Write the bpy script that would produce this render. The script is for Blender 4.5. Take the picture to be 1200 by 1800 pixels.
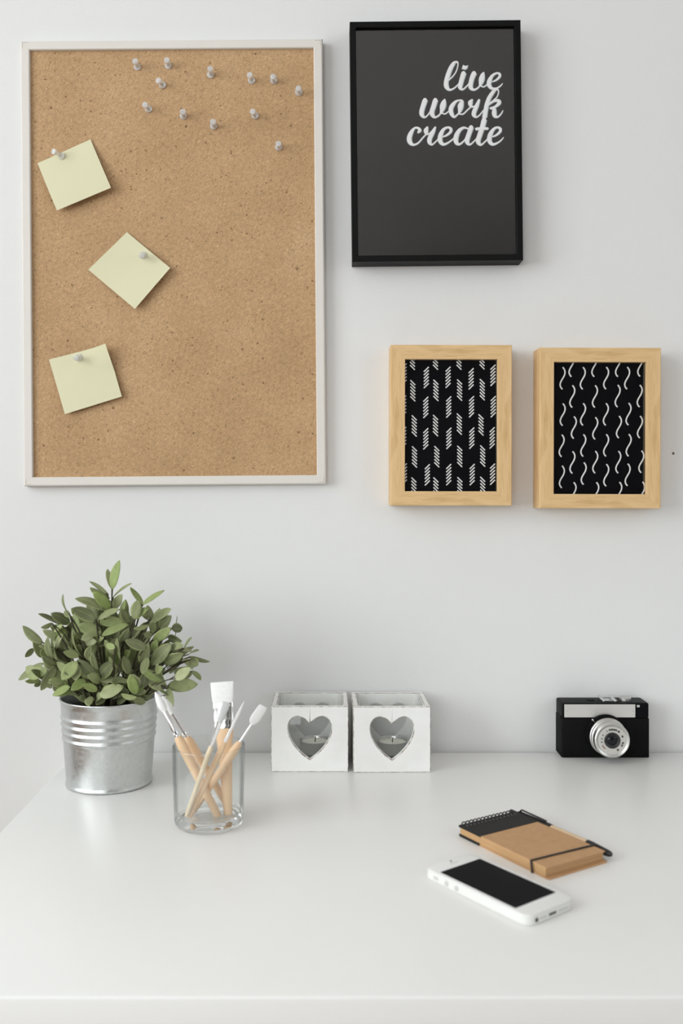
import bpy, bmesh, math, random
from mathutils import Vector, Matrix, Euler
random.seed(7)
sc = bpy.context.scene
for o in list(bpy.data.objects):
    bpy.data.objects.remove(o, do_unlink=True)
COL = sc.collection
PI = math.pi

# ------------------------------------------------------------------ camera
F, CX, CY = 1650.0, 580.0, 850.0            # focal length in px of the 1200x1800 frame, principal point
CAMY, CAMZ = -1.262, 1.098
cam = bpy.data.cameras.new('camera')
camo = bpy.data.objects.new('camera', cam); COL.objects.link(camo)
camo.location = (0, CAMY, CAMZ); camo.rotation_euler = (PI / 2, 0, 0)
cam.sensor_fit = 'AUTO'; cam.sensor_width = 36
cam.lens = F / 1800 * 36
cam.shift_x = (600 - CX) / 1800; cam.shift_y = -(900 - CY) / 1800
cam.clip_start = 0.02
cam.dof.use_dof = True; cam.dof.focus_distance = 1.19; cam.dof.aperture_fstop = 4.9
sc.camera = camo

# ------------------------------------------------------------------ light and exposure
vs = sc.view_settings
sc.display_settings.display_device = 'sRGB'
vs.view_transform = 'Standard'; vs.look = 'None'; vs.gamma = 1; vs.use_curve_mapping = False
vs.exposure = 0.0
w = bpy.data.worlds.new('sky'); sc.world = w; w.use_nodes = True
w.node_tree.nodes['Background'].inputs[0].default_value = (0.86, 0.93, 1, 1)
w.node_tree.nodes['Background'].inputs[1].default_value = 1.0
XL, XR, YB, ZC = -2.4, 2.6, -6.0, 2.6        # the room's left, right, rear and ceiling
def area_light(name, loc, rot, sx, sy, power, col):
    l = bpy.data.lights.new(name, 'AREA'); l.shape = 'RECTANGLE'; l.size = sx; l.size_y = sy
    l.energy = power; l.color = col
    o = bpy.data.objects.new(name, l); COL.objects.link(o); o.location = loc; o.rotation_euler = rot
    return o
area_light('daylight_left', (-2.36, -2.0, 1.65), (0, -PI / 2, 0), 1.65, 2.3, 66, (0.912, 0.955, 0.966))
area_light('fill_light_right', (2.56, -2.3, 1.77), (0, PI / 2, 0), 1.4, 1.6, 10, (0.912, 0.955, 0.966))  # added fill from the right, evens out the desk and wall
area_light('fill_light_behind', (-1.4, YB + .05, 1.77), (PI / 2, 0, 0), 1.7, 1.4, 45, (0.912, 0.955, 0.966))  # added frontal fill, weakens the plant's shadow on the wall
try:
    cy = sc.cycles
    cy.use_denoising = True
    cy.max_bounces = 12; cy.diffuse_bounces = 6; cy.glossy_bounces = 6
    cy.transmission_bounces = 12; cy.transparent_max_bounces = 16
    cy.sample_clamp_indirect = 6
except Exception:
    pass

# ------------------------------------------------------------------ helpers
def P(px, py, d):
    """point seen at pixel px,py at distance d in front of the camera"""
    return Vector(((px - CX) * d / F, CAMY + d, CAMZ + (CY - py) * d / F))

def lin(r, g, b):
    f = lambda c: (c / 255 / 12.92) if c / 255 <= .04045 else ((c / 255 + .055) / 1.055) ** 2.4
    return (f(r), f(g), f(b), 1)

class N:
    """tiny node helper"""
    def __init__(s, name):
        s.m = bpy.data.materials.new(name); s.m.use_nodes = True
        s.t = s.m.node_tree; s.b = s.t.nodes['Principled BSDF']; s.out = s.t.nodes['Material Output']
    def n(s, typ, **kw):
        x = s.t.nodes.new(typ)
        for k, v in kw.items():
            if k.startswith('i_'):
                x.inputs[k[2:].replace('_', ' ')].default_value = v
            else:
                setattr(x, k, v)
        return x
    def l(s, a, b): s.t.links.new(a, b)
    def ramp(s, stops, interp='LINEAR'):
        r = s.n('ShaderNodeValToRGB'); cr = r.color_ramp; cr.interpolation = interp
        while len(cr.elements) < len(stops): cr.elements.new(.5)
        for e, (p, c) in zip(cr.elements, stops):
            e.position = p; e.color = c if len(c) == 4 else (*c, 1)
        return r
    def coords(s, kind='Object', scale=(1, 1, 1)):
        tc = s.n('ShaderNodeTexCoord'); mp = s.n('ShaderNodeMapping')
        mp.inputs['Scale'].default_value = scale
        s.l(tc.outputs[kind], mp.inputs[0]); return mp.outputs[0]
    def noise(s, vec, scale, detail=3, rough=.5, dist=0):
        x = s.n('ShaderNodeTexNoise'); x.inputs['Scale'].default_value = scale
        x.inputs['Detail'].default_value = detail; x.inputs['Roughness'].default_value = rough
        x.inputs['Distortion'].default_value = dist
        if vec: s.l(vec, x.inputs['Vector'])
        return x.outputs['Fac']
    def mix(s, fac, a, b, mode='MIX'):
        x = s.n('ShaderNodeMix', data_type='RGBA', blend_type=mode)
        for i, v in ((0, fac), (6, a), (7, b)):
            if hasattr(v, 'links') or hasattr(v, 'is_linked'): s.l(v, x.inputs[i])
            else: x.inputs[i].default_value = v
        return x.outputs[2]
    def bump(s, h, strength, dist=.001):
        x = s.n('ShaderNodeBump'); x.inputs['Strength'].default_value = strength
        x.inputs['Distance'].default_value = dist
        s.l(h, x.inputs['Height']); s.l(x.outputs[0], s.b.inputs['Normal'])
    def set(s, **kw):
        for k, v in kw.items():
            s.b.inputs[k.replace('_', ' ')].default_value = v
        return s

def plain(name, col, rough=.5, metal=0, noise=0.0, nscale=60, bump=0, bscale=800, spec=.5):
    k = N(name); k.set(Base_Color=col, Roughness=rough, Metallic=metal)
    k.b.inputs['Specular IOR Level'].default_value = spec
    v = k.coords()
    if noise:
        f = k.noise(v, nscale, 4)
        d = tuple(c * (1 - noise) for c in col[:3]) + (1,); u = tuple(min(1, c * (1 + noise)) for c in col[:3]) + (1,)
        r = k.ramp([(.3, d), (.7, u)]); k.l(f, r.inputs[0]); k.l(r.outputs[0], k.b.inputs['Base Color'])
    if bump:
        k.bump(k.noise(v, bscale, 3), bump)
    return k.m

def glass_mat(name, col=(1, 1, 1, 1), rough=0.0, ior=1.46):
    k = N(name); k.set(Base_Color=col, Roughness=rough, IOR=ior)
    k.b.inputs['Transmission Weight'].default_value = 1
    return k.m

def pane_mat(name, tint=(1, 1, 1, 1), rough=0.02, mult=1.0, edge=None):
    """thin flat pane: see-through with a mirror reflection growing at grazing angles"""
    k = N(name); k.t.nodes.remove(k.b)
    tr = k.n('ShaderNodeBsdfTransparent'); tr.inputs[0].default_value = tint
    gl = k.n('ShaderNodeBsdfGlossy'); gl.inputs['Roughness'].default_value = rough
    # Schlick's reflectance, the same for both faces of the sheet
    ge = k.n('ShaderNodeNewGeometry'); dt = k.n('ShaderNodeVectorMath', operation='DOT_PRODUCT')
    k.l(ge.outputs['Incoming'], dt.inputs[0]); k.l(ge.outputs['Normal'], dt.inputs[1])
    ab = k.n('ShaderNodeMath', operation='ABSOLUTE'); k.l(dt.outputs['Value'], ab.inputs[0])
    om = k.n('ShaderNodeMath', operation='SUBTRACT', use_clamp=True); om.inputs[0].default_value = 1; k.l(ab.outputs[0], om.inputs[1])
    pw = k.n('ShaderNodeMath', operation='POWER'); k.l(om.outputs[0], pw.inputs[0]); pw.inputs[1].default_value = 5
    mu = k.n('ShaderNodeMath', operation='MULTIPLY_ADD', use_clamp=True); k.l(pw.outputs[0], mu.inputs[0])
    mu.inputs[1].default_value = .9; mu.inputs[2].default_value = .042 * mult
    if edge:                          # a longer way through the glass near the outline tints more
        ec = k.ramp([(.55, tint), (.97, edge)]); k.l(om.outputs[0], ec.inputs[0]); k.l(ec.outputs[0], tr.inputs[0])
    mx = k.n('ShaderNodeMixShader'); k.l(mu.outputs[0], mx.inputs[0])
    k.l(tr.outputs[0], mx.inputs[1]); k.l(gl.outputs[0], mx.inputs[2]); k.l(mx.outputs[0], k.out.inputs[0])
    return k.m

class MB:
    """collects shapes for ONE mesh object"""
    def __init__(s): s.bm = bmesh.new(); s.uv = None
    def box(s, lo, hi, bevel=0, seg=2, mi=0, M=None, bmat=-1):
        b = bmesh.new(); bmesh.ops.create_cube(b, size=1)
        for v in b.verts:
            v.co = Vector([lo[i] + (v.co[i] + .5) * (hi[i] - lo[i]) for i in range(3)])
        if bevel:
            bmesh.ops.bevel(b, geom=b.edges[:] , offset=bevel, segments=seg, affect='EDGES', profile=.5, material=bmat)
        if mi:
            for f in b.faces: f.material_index = mi
        if M: bmesh.ops.transform(b, matrix=M, verts=b.verts)
        s.join(b); return s
    def join(s, b):
        me = bpy.data.meshes.new('tmp'); b.to_mesh(me); b.free(); s.bm.from_mesh(me); bpy.data.meshes.remove(me)
    def lathe(s, prof, n=64, c=(0, 0, 0), axis='Z', M=None, mi=0, closed=False):
        """profile of (r, h); r=0 ends close at the axis"""
        rings = []
        for r, h in prof:
            if r < 1e-7: rings.append([s.bm.verts.new((0, 0, h))])
            else: rings.append([s.bm.verts.new((r * math.cos(2 * PI * i / n), r * math.sin(2 * PI * i / n), h)) for i in range(n)])
        R = {'Z': Matrix(), 'Y': Matrix.Rotation(PI / 2, 4, 'X'), 'X': Matrix.Rotation(PI / 2, 4, 'Y')}[axis]
        T = Matrix.Translation(c) @ (M if M else R)
        for ring in rings:
            for v in ring: v.co = T @ v.co
        pairs = list(zip(rings, rings[1:]))
        if closed: pairs.append((rings[-1], rings[0]))
        for a, b in pairs:
            for i in range(n):
                j = (i + 1) % n
                if len(a) == 1 and len(b) == 1: continue
                if len(a) == 1: f = s.bm.faces.new((a[0], b[j], b[i]))
                elif len(b) == 1: f = s.bm.faces.new((a[i], a[j], b[0]))
                else: f = s.bm.faces.new((a[i], a[j], b[j], b[i]))
                f.material_index = mi; f.smooth = True
        return s
    def tube(s, pts, rad, n=10, mi=0, cap=True, flat=1.0, side=None):
        """tube through points, rad scalar or list; flat squashes across `side`"""
        pts = [Vector(p) for p in pts]; rings = []
        ref = Vector(side) if side else Vector((.31, .21, .93))
        for i, p in enumerate(pts):
            t = (pts[min(i + 1, len(pts) - 1)] - pts[max(i - 1, 0)]).normalized()
            a = (ref - t * ref.dot(t)).normalized(); b = t.cross(a)
            if not side: ref = a
            r = rad[i] if isinstance(rad, (list, tuple)) else rad
            rx, ry = r if isinstance(r, (list, tuple)) else (r, r * flat)
            rings.append([s.bm.verts.new(p + a * rx * math.cos(2 * PI * k / n) + b * ry * math.sin(2 * PI * k / n)) for k in range(n)])
        for A, B in zip(rings, rings[1:]):
            for k in range(n):
                f = s.bm.faces.new((A[k], A[(k + 1) % n], B[(k + 1) % n], B[k])); f.material_index = mi; f.smooth = True
        if cap:
            f = s.bm.faces.new(rings[0][::-1]); f.material_index = mi
            f = s.bm.faces.new(rings[-1]); f.material_index = mi
        return s
    def poly(s, pts, mi=0):
        f = s.bm.faces.new([s.bm.verts.new(p) for p in pts]); f.material_index = mi; return f
    def prism(s, outline, h0, h1, T=lambda x, y, h: (x, y, h), mi=0, bevel=0, bmat=-1, seg=2):
        b = bmesh.new()
        lo = [b.verts.new((x, y, h0)) for x, y in outline]; hi = [b.verts.new((x, y, h1)) for x, y in outline]
        n = len(outline)
        b.faces.new(lo[::-1]); b.faces.new(hi)
        for i in range(n): b.faces.new((lo[i], lo[(i + 1) % n], hi[(i + 1) % n], hi[i]))
        bmesh.ops.recalc_face_normals(b, faces=b.faces)
        if bevel:
            es = [e for e in b.edges if abs(e.verts[0].co.z - e.verts[1].co.z) < 1e-7]
            bmesh.ops.bevel(b, geom=es, offset=bevel, segments=seg, affect='EDGES', profile=.5, material=bmat)
        for v in b.verts: v.co = T(*v.co)
        for f in b.faces: f.material_index = max(mi, f.material_index)
        s.join(b); return s
    def build(s, name, mats, parent=None, smooth=None, loc=None, rot=None):
        bmesh.ops.recalc_face_normals(s.bm, faces=s.bm.faces)
        me = bpy.data.meshes.new(name); s.bm.to_mesh(me); s.bm.free()
        if smooth is not None:
            try:
                me.polygons.foreach_set('use_smooth', [True] * len(me.polygons))
                me.set_sharp_from_angle(angle=math.radians(smooth))
            except Exception: pass
        for m in (mats if isinstance(mats, (list, tuple)) else [mats]): me.materials.append(m)
        o = bpy.data.objects.new(name, me); COL.objects.link(o)
        if parent: o.parent = parent
        if loc: o.location = loc
        if rot: o.rotation_euler = rot
        return o

def thing(name, label, cat, loc=(0, 0, 0), rot=(0, 0, 0), group=None):
    o = bpy.data.objects.new(name, None); COL.objects.link(o); o.empty_display_size = .02
    o.location = loc; o.rotation_euler = rot
    return tag(o, label, cat, group)
def tag(o, label, cat, group=None):
    o['label'] = label; o['category'] = cat
    if group: o['group'] = group
    return o
def struct(o):
    o['kind'] = 'structure'; return o
def dup(root, loc, rot, label, group=None):
    r = root.copy(); COL.objects.link(r); r.location = loc; r.rotation_euler = rot; r['label'] = label
    if group: r['group'] = group
    for ch in list(root.children):
        c = ch.copy(); COL.objects.link(c); c.parent = r
        for g in list(ch.children):
            d = g.copy(); COL.objects.link(d); d.parent = c
    return r
def catmull(pts, n=8, closed=False):
    pts = [Vector(p) for p in pts]; out = []
    m = len(pts)
    for i in range(m if closed else m - 1):
        if closed: p0, p1, p2, p3 = pts[(i - 1) % m], pts[i], pts[(i + 1) % m], pts[(i + 2) % m]
        else: p0, p1, p2, p3 = pts[max(i - 1, 0)], pts[i], pts[i + 1], pts[min(i + 2, m - 1)]
        for k in range(n):
            t = k / n
            out.append(.5 * ((2 * p1) + (p2 - p0) * t + (2 * p0 - 5 * p1 + 4 * p2 - p3) * t * t + (3 * p1 - p0 - 3 * p2 + p3) * t ** 3))
    if not closed: out.append(pts[-1])
    return out
def rrect(x0, y0, x1, y1, r, n=6):
    out = []
    for cx, cy, a0 in ((x1 - r, y1 - r, 0), (x0 + r, y1 - r, 90), (x0 + r, y0 + r, 180), (x1 - r, y0 + r, 270)):
        for k in range(n + 1):
            a = math.radians(a0 + 90 * k / n); out.append((cx + r * math.cos(a), cy + r * math.sin(a)))
    return out
def clip(poly, x0, y0, x1, y1):
    for ax, lim, sg in ((0, x0, 1), (0, x1, -1), (1, y0, 1), (1, y1, -1)):
        out = []
        for i in range(len(poly)):
            a, b = poly[i - 1], poly[i]
            da, db = sg * (a[ax] - lim), sg * (b[ax] - lim)
            if (da >= 0) != (db >= 0):
                t = da / (da - db); out.append((a[0] + t * (b[0] - a[0]), a[1] + t * (b[1] - a[1])))
            if db >= 0: out.append(b)
        poly = out
        if len(poly) < 3: return None
    return poly

# ------------------------------------------------------------------ materials
def mat_wall(name, col):
    k = N(name); v = k.coords(); k.set(Roughness=.75)
    k.b.inputs['Specular IOR Level'].default_value = .25
    f = k.noise(v, 3, 4); r = k.ramp([(.3, tuple(c * .985 for c in col[:3])), (.7, col)]); k.l(f, r.inputs[0]); k.l(r.outputs[0], k.b.inputs['Base Color'])
    k.bump(k.noise(v, 260, 5, .6), .22, .0012); return k.m
M_WALL = mat_wall('painted_plaster', (.77, .768, .763, 1))
M_WALLD = mat_wall('grey_plaster', (.05, .048, .048, 1))
M_CEIL = mat_wall('ceiling_paint', (.86, .86, .86, 1))
def mat_floor():
    k = N('oak_floor'); v = k.coords(scale=(1, .12, 1)); k.set(Roughness=.45)
    f = k.noise(v, 22, 6, .6); r = k.ramp([(.3, lin(112, 86, 64)), (.7, lin(138, 110, 84))]); k.l(f, r.inputs[0])
    k.l(r.outputs[0], k.b.inputs['Base Color']); return k.m
M_FLOOR = mat_floor()
M_DESK = plain('white_lacquer', (.86, .857, .84, 1), .36, noise=.008, nscale=4, bump=.02, bscale=300)
M_WHITE = plain('white_paint', (.8, .8, .79, 1), .5)

def mat_board():
    k = N('hardboard'); v = k.coords(); k.set(Roughness=.7)
    k.b.inputs['Specular IOR Level'].default_value = .25
    base = k.ramp([(.25, lin(176, 143, 105)), (.55, lin(190, 156, 117)), (.8, lin(198, 166, 128))])
    k.l(k.noise(v, 9, 5, .65), base.inputs[0])
    # fine fibres in several directions
    col = base.outputs[0]
    tc = k.n('ShaderNodeTexCoord')
    for i, (rot, s, a) in enumerate(((.3, (900, 160, 200), .5), (1.5, (800, 150, 200), .5), (2.4, (850, 170, 200), .5), (-.6, (700, 120, 200), .45))):
        mp = k.n('ShaderNodeMapping'); mp.inputs['Rotation'].default_value = (0, rot, 0)
        k.l(tc.outputs['Object'], mp.inputs[0])
        mp2 = k.n('ShaderNodeMapping'); mp2.inputs['Scale'].default_value = (s[0], 1, s[1]); k.l(mp.outputs[0], mp2.inputs[0])
        f = k.noise(mp2.outputs[0], 1.0, 2)
        r = k.ramp([(.27, (.50, .44, .38)), (.45, (1, 1, 1)), (.58, (1, 1, 1)), (.72, (1.36, 1.34, 1.32))]); k.l(f, r.inputs[0])
        col = k.mix(a + .05, col, r.outputs[0], 'MULTIPLY')
    f = k.noise(v, 330, 2); r = k.ramp([(.24, (.3, .25, .2)), (.31, (1, 1, 1))]); k.l(f, r.inputs[0])
    col = k.mix(.4, col, r.outputs[0], 'MULTIPLY')
    vo = k.n('ShaderNodeTexVoronoi'); vo.inputs['Scale'].default_value = 150
    dv = k.n('ShaderNodeTexNoise'); dv.inputs['Scale'].default_value = 400; k.l(v, dv.inputs['Vector'])
    ad = k.n('ShaderNodeVectorMath', operation='MULTIPLY_ADD'); k.l(dv.outputs['Color'], ad.inputs[0]); ad.inputs[1].default_value = (.004, .004, .004); k.l(v, ad.inputs[2])
    k.l(ad.outputs[0], vo.inputs['Vector'])
    # every cell has a fleck of its own size, most have none
    sx = k.n('ShaderNodeSeparateXYZ'); k.l(vo.outputs['Color'], sx.inputs[0])
    sz = k.n('ShaderNodeMath', operation='MULTIPLY_ADD', use_clamp=True); k.l(sx.outputs[0], sz.inputs[0]); sz.inputs[1].default_value = .55; sz.inputs[2].default_value = -.36
    df = k.n('ShaderNodeMath', operation='SUBTRACT'); k.l(vo.outputs['Distance'], df.inputs[0]); k.l(sz.outputs[0], df.inputs[1])
    r = k.ramp([(.0, (.33, .26, .20)), (.07, (1, 1, 1))]); k.l(df.outputs[0], r.inputs[0])
    col = k.mix(.8, col, r.outputs[0], 'MULTIPLY')
    k.l(col, k.b.inputs['Base Color']); k.bump(k.noise(v, 900, 3), .05, .0005)
    return k.m
M_BOARD = mat_board()
M_BFRAME = plain('cream_frame_paint', lin(221, 216, 209), .45, noise=.01, nscale=20)
M_CORNER = plain('corner_joint_mark', lin(178, 170, 160), .6)  # greyer beige for the L marks at the corner joints

def mat_maple():
    k = N('maple_wood'); k.set(Roughness=.5); k.b.inputs['Specular IOR Level'].default_value = .35
    v = k.coords(scale=(9, 90, 90)); f = k.noise(v, 1, 6, .6, .4)
    r = k.ramp([(.25, lin(196, 158, 106)), (.5, lin(222, 187, 137)), (.75, lin(229, 197, 149))]); k.l(f, r.inputs[0])
    v2 = k.coords(scale=(60, 700, 700)); f2 = k.noise(v2, 1, 3); r2 = k.ramp([(.3, (.8, .76, .7)), (.45, (1, 1, 1))]); k.l(f2, r2.inputs[0])
    v3 = k.coords(scale=(14, 45, 45)); wv = k.n('ShaderNodeTexWave', wave_type='RINGS'); wv.inputs['Scale'].default_value = .6
    wv.inputs['Distortion'].default_value = 5; wv.inputs['Detail'].default_value = 3; k.l(v3, wv.inputs['Vector'])
    r3 = k.ramp([(0, (.84, .79, .72)), (.25, (1, 1, 1))]); k.l(wv.outputs['Fac'], r3.inputs[0])
    c = k.mix(.6, r.outputs[0], r2.outputs[0], 'MULTIPLY'); c = k.mix(.7, c, r3.outputs[0], 'MULTIPLY')
    k.l(c, k.b.inputs['Base Color']); return k.m
M_MAPLE = mat_maple()
M_BLACKFR = plain('black_frame_lacquer', (.005, .005, .005, 1), .5, spec=.12)
M_PRINT = plain('black_print_paper', (.0045, .0045, .006, 1), .8, spec=0)
M_POSTER = plain('charcoal_print_paper', (.006, .0046, .0054, 1), .8, spec=0)
M_INK = plain('white_ink', lin(246, 245, 243), .6)
M_INKC = plain('white_letter', lin(250, 249, 250), .6)
M_INKE = plain('pale_grey_letter_edge', lin(196, 206, 208), .6)
M_PANE = pane_mat('picture_glass', mult=1.65)
M_WPANE = pane_mat('window_glass')
M_CARD = plain('grey_backing_card', (.2, .18, .16, 1), .8)
M_NOTE = plain('yellow_paper', lin(219, 215, 182), .7, noise=.012, nscale=15, spec=.2)
M_PIN = glass_mat('clear_plastic', (.99, .99, .99, 1), .10, 1.4)
M_PIN.node_tree.nodes['Principled BSDF'].inputs['Transmission Weight'].default_value = .6
M_STEEL = plain('steel', (.72, .72, .72, 1), .22, 1)
M_CHROME = plain('bright_ferrule_metal', (.88, .88, .88, 1), .16, 1)
def mat_zinc():
    k = N('galvanised_steel'); k.set(Metallic=1, Roughness=.3)
    v = k.coords(); vo = k.n('ShaderNodeTexVoronoi'); vo.inputs['Scale'].default_value = 330; k.l(v, vo.inputs['Vector'])
    r = k.ramp([(0, (.60, .615, .61)), (1, (.68, .695, .69))]); k.l(vo.outputs['Color'], r.inputs[0])
    k.l(r.outputs[0], k.b.inputs['Base Color'])
    r2 = k.ramp([(0, (.30,) * 3), (1, (.40,) * 3)]); k.l(vo.outputs['Color'], r2.inputs[0]); k.l(r2.outputs[0], k.b.inputs['Roughness'])
    k.bump(k.noise(v, 60, 2), .012, .001); return k.m
M_ZINC = mat_zinc()
M_SOIL = plain('dark_soil', (.02, .016, .012, 1), .9, noise=.5, nscale=200, bump=.8, bscale=250)
def mat_leaf():
    k = N('sage_green_leaf'); k.set(Roughness=.52); k.b.inputs['Specular IOR Level'].default_value = .35
    g = k.n('ShaderNodeNewGeometry')
    r = k.ramp([(0, lin(98, 105, 74)), (.3, lin(130, 137, 98)), (.6, lin(154, 160, 120)), (.8, lin(138, 156, 90)), (1, lin(172, 177, 138))])
    k.l(g.outputs['Random Per Island'], r.inputs[0])
    v = k.coords(); f = k.noise(v, 140, 4); r2 = k.ramp([(.3, (.8, .82, .78)), (.7, (1.12, 1.1, 1.12))]); k.l(f, r2.inputs[0])
    c = k.mix(.8, r.outputs[0], r2.outputs[0], 'MULTIPLY')
    uv = k.n('ShaderNodeUVMap'); sp = k.n('ShaderNodeSeparateXYZ'); k.l(uv.outputs[0], sp.inputs[0])
    a = k.n('ShaderNodeMath', operation='SUBTRACT'); k.l(sp.outputs[1], a.inputs[0]); a.inputs[1].default_value = .6
    b = k.n('ShaderNodeMath', operation='ABSOLUTE'); k.l(a.outputs[0], b.inputs[0])
    rm = k.ramp([(0, (.6,) * 3), (.05, (0,) * 3), (.42, (0,) * 3), (.5, (.55,) * 3)]); k.l(b.outputs[0], rm.inputs[0])
    c = k.mix(rm.outputs[0], c, lin(160, 168, 112)); k.l(c, k.b.inputs['Base Color'])
    return k.m
M_LEAF = mat_leaf()
M_STEM = plain('dark_stem', lin(72, 68, 48), .7)
M_TUMBLER = glass_mat('clear_glass', (.985, .99, .985, 1), 0, 1.45)
M_VOTIVE = pane_mat('votive_glass', (.995, 1, .998, 1), .02, .6, edge=(.955, .965, .96, 1))
M_THIN = pane_mat('thin_clear_glass', (.98, .985, .982, 1), .01, 1.3, edge=(.50, .53, .52, 1))
M_HANDLE = plain('pale_brush_wood', lin(232, 198, 160), .42, noise=.05, nscale=30)
M_HANDLE2 = plain('light_varnished_wood', lin(226, 208, 178), .4, noise=.05, nscale=30)
M_BRISTLE = plain('white_bristle', lin(240, 240, 238), .65, noise=.04, nscale=500, bump=.3, bscale=900)
M_BRISTLEG = plain('grey_bristle', lin(200, 202, 200), .6, noise=.04, nscale=500)
def mat_box():
    k = N('distressed_white_wood'); k.set(Roughness=.5); v = k.coords()
    f = k.noise(v, 40, 4); r = k.ramp([(.3, lin(236, 235, 232)), (.7, lin(243, 242, 240))]); k.l(f, r.inputs[0])
    k.l(r.outputs[0], k.b.inputs['Base Color']); k.bump(k.noise(v, 300, 3), .05); return k.m
M_BOX = mat_box()
def mat_worn():
    k = N('worn_wood_edge'); k.set(Roughness=.7); v = k.coords()
    f = k.noise(v, 130, 4, .6); r = k.ramp([(.36, lin(124, 102, 86)), (.60, lin(226, 223, 218))]); k.l(f, r.inputs[0])
    k.l(r.outputs[0], k.b.inputs['Base Color']); return k.m
M_WORN = mat_worn()
M_WAX = plain('white_wax', lin(226, 226, 214), .5)
M_ALU = plain('thin_aluminium', (.62, .62, .62, 1), .3, 1)
M_WICK = plain('burnt_wick', (.03, .025, .02, 1), .9)
M_CAMBODY = plain('black_camera_plastic', (.005, .005, .005, 1), .5, bump=.05, bscale=500, spec=.1)
M_CAMTEX = plain('black_grained_leatherette', (.006, .006, .006, 1), .65, bump=.6, bscale=900, spec=.08)
M_CAMPLATE = plain('satin_silver_plate', (.82, .805, .775, 1), .5, 1)
M_LENSRING = plain('silver_lens_ring', (.66, .655, .63, 1), .34, 1)
M_LENSFACE = plain('silver_dial_face', lin(206, 204, 198), .4, .35)
M_DARK = plain('black_marking', (.02, .018, .02, 1), .6)
M_RED = plain('faded_red_marking', lin(150, 80, 70), .6)
M_LENS = plain('dark_lens_glass', (.006, .008, .011, 1), .08, spec=.3)
M_KRAFT = plain('kraft_card', lin(194, 154, 114), .75, noise=.05, nscale=120, spec=.2)
def mat_pages():
    k = N('page_edges'); k.set(Roughness=.8); v = k.coords(scale=(3, 3, 2600))
    f = k.noise(v, 1, 2); r = k.ramp([(.35, lin(168, 128, 86)), (.65, lin(206, 168, 122))]); k.l(f, r.inputs[0])
    k.l(r.outputs[0], k.b.inputs['Base Color']); return k.m
M_PAGES = mat_pages()
M_BLACK = plain('black_plastic', (.012, .011, .011, 1), .45)
M_BLACKCARD = plain('black_card_strip', (.016, .015, .015, 1), .7, spec=.3)
M_PAPERPEN = plain('kraft_pen_barrel', lin(214, 186, 152), .6)
M_PHONE = plain('white_phone_glass', lin(238, 238, 236), .22)
M_PHONESIDE = plain('silver_white_phone_edge', lin(226, 226, 222), .3)
M_SCREEN = plain('black_screen_glass', (.007, .0065, .0075, 1), .45, spec=.03)
M_PORT = plain('dark_port', (.03, .03, .03, 1), .6)
M_GREY = plain('light_grey_plastic', lin(196, 196, 192), .5)

# ------------------------------------------------------------------ the room
def wallbox(name, lo, hi, m):
    return struct(MB().box(lo, hi).build(name, m))
wallbox('wall_back', (XL - .12, 0, 0), (XR + .12, .12, ZC), M_WALL)
MB().lathe([(0, -.0004), (.0016, -.0003), (.0018, 0), (0, 0)], 14, c=P(1183, 797, 1.2618), axis='Y').build('nail_hole', M_CARD, bpy.data.objects['wall_back'])
wallbox('floor', (XL - .12, YB - .12, -.1), (XR + .12, .12, 0), M_FLOOR)
wallbox('ceiling', (XL - .12, YB - .12, ZC), (XR + .12, .12, ZC + .1), M_CEIL)
def wall_with_hole(name, m, make, u0, u1, h0, h1, a0, a1):
    b = MB()
    for lo, hi in (((a0, 0), (u0, ZC)), ((u1, 0), (a1, ZC)), ((u0, 0), (u1, h0)), ((u0, h1), (u1, ZC))):
        make(b, lo, hi)
    return struct(b.build(name, m))
wall_with_hole('wall_left', M_WALL, lambda b, lo, hi: b.box((XL - .12, lo[0], lo[1]), (XL, hi[0], hi[1])), -3.2, -.8, .78, 2.52, YB, 0)
wall_with_hole('wall_right', M_WALL, lambda b, lo, hi: b.box((XR, lo[0], lo[1]), (XR + .12, hi[0], hi[1])), -3.15, -1.45, 1.05, 2.5, YB, 0)
wall_with_hole('wall_behind', M_WALLD, lambda b, lo, hi: b.box((lo[0], YB - .12, lo[1]), (hi[0], YB, hi[1])), -2.3, -.5, 1.05, 2.5, XL - .12, XR + .12)
def window(name, T, w, h):
    b = MB(); fr = .05
    for x0, x1, z0, z1 in ((0, w, 0, fr), (0, w, h - fr, h), (0, fr, fr, h - fr), (w - fr, w, fr, h - fr), (w / 2 - .025, w / 2 + .025, fr, h - fr)):
        b.box((x0, -.03, z0), (x1, .03, z1), .004)
    o = struct(b.build(name, M_WHITE)); o.matrix_world = T
    p = MB().box((fr, -.003, fr), (w / 2 - .025, .003, h - fr)).box((w / 2 + .025, -.003, fr), (w - fr, .003, h - fr))
    p.build('window_glass', M_WPANE, o)
window('window_1', Matrix.Translation((XL - .07, -3.2, .78)) @ Matrix.Rotation(PI / 2, 4, 'Z'), 2.4, 1.74)
window('fill_window_behind', Matrix.Translation((-2.3, YB - .07, 1.05)), 1.8, 1.45)  # unseen window, added to go with the fill from behind
window('fill_window_right', Matrix.Translation((XR + .07, -3.15, 1.05)) @ Matrix.Rotation(PI / 2, 4, 'Z'), 1.7, 1.45)  # unseen window, added for the fill from the right

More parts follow.
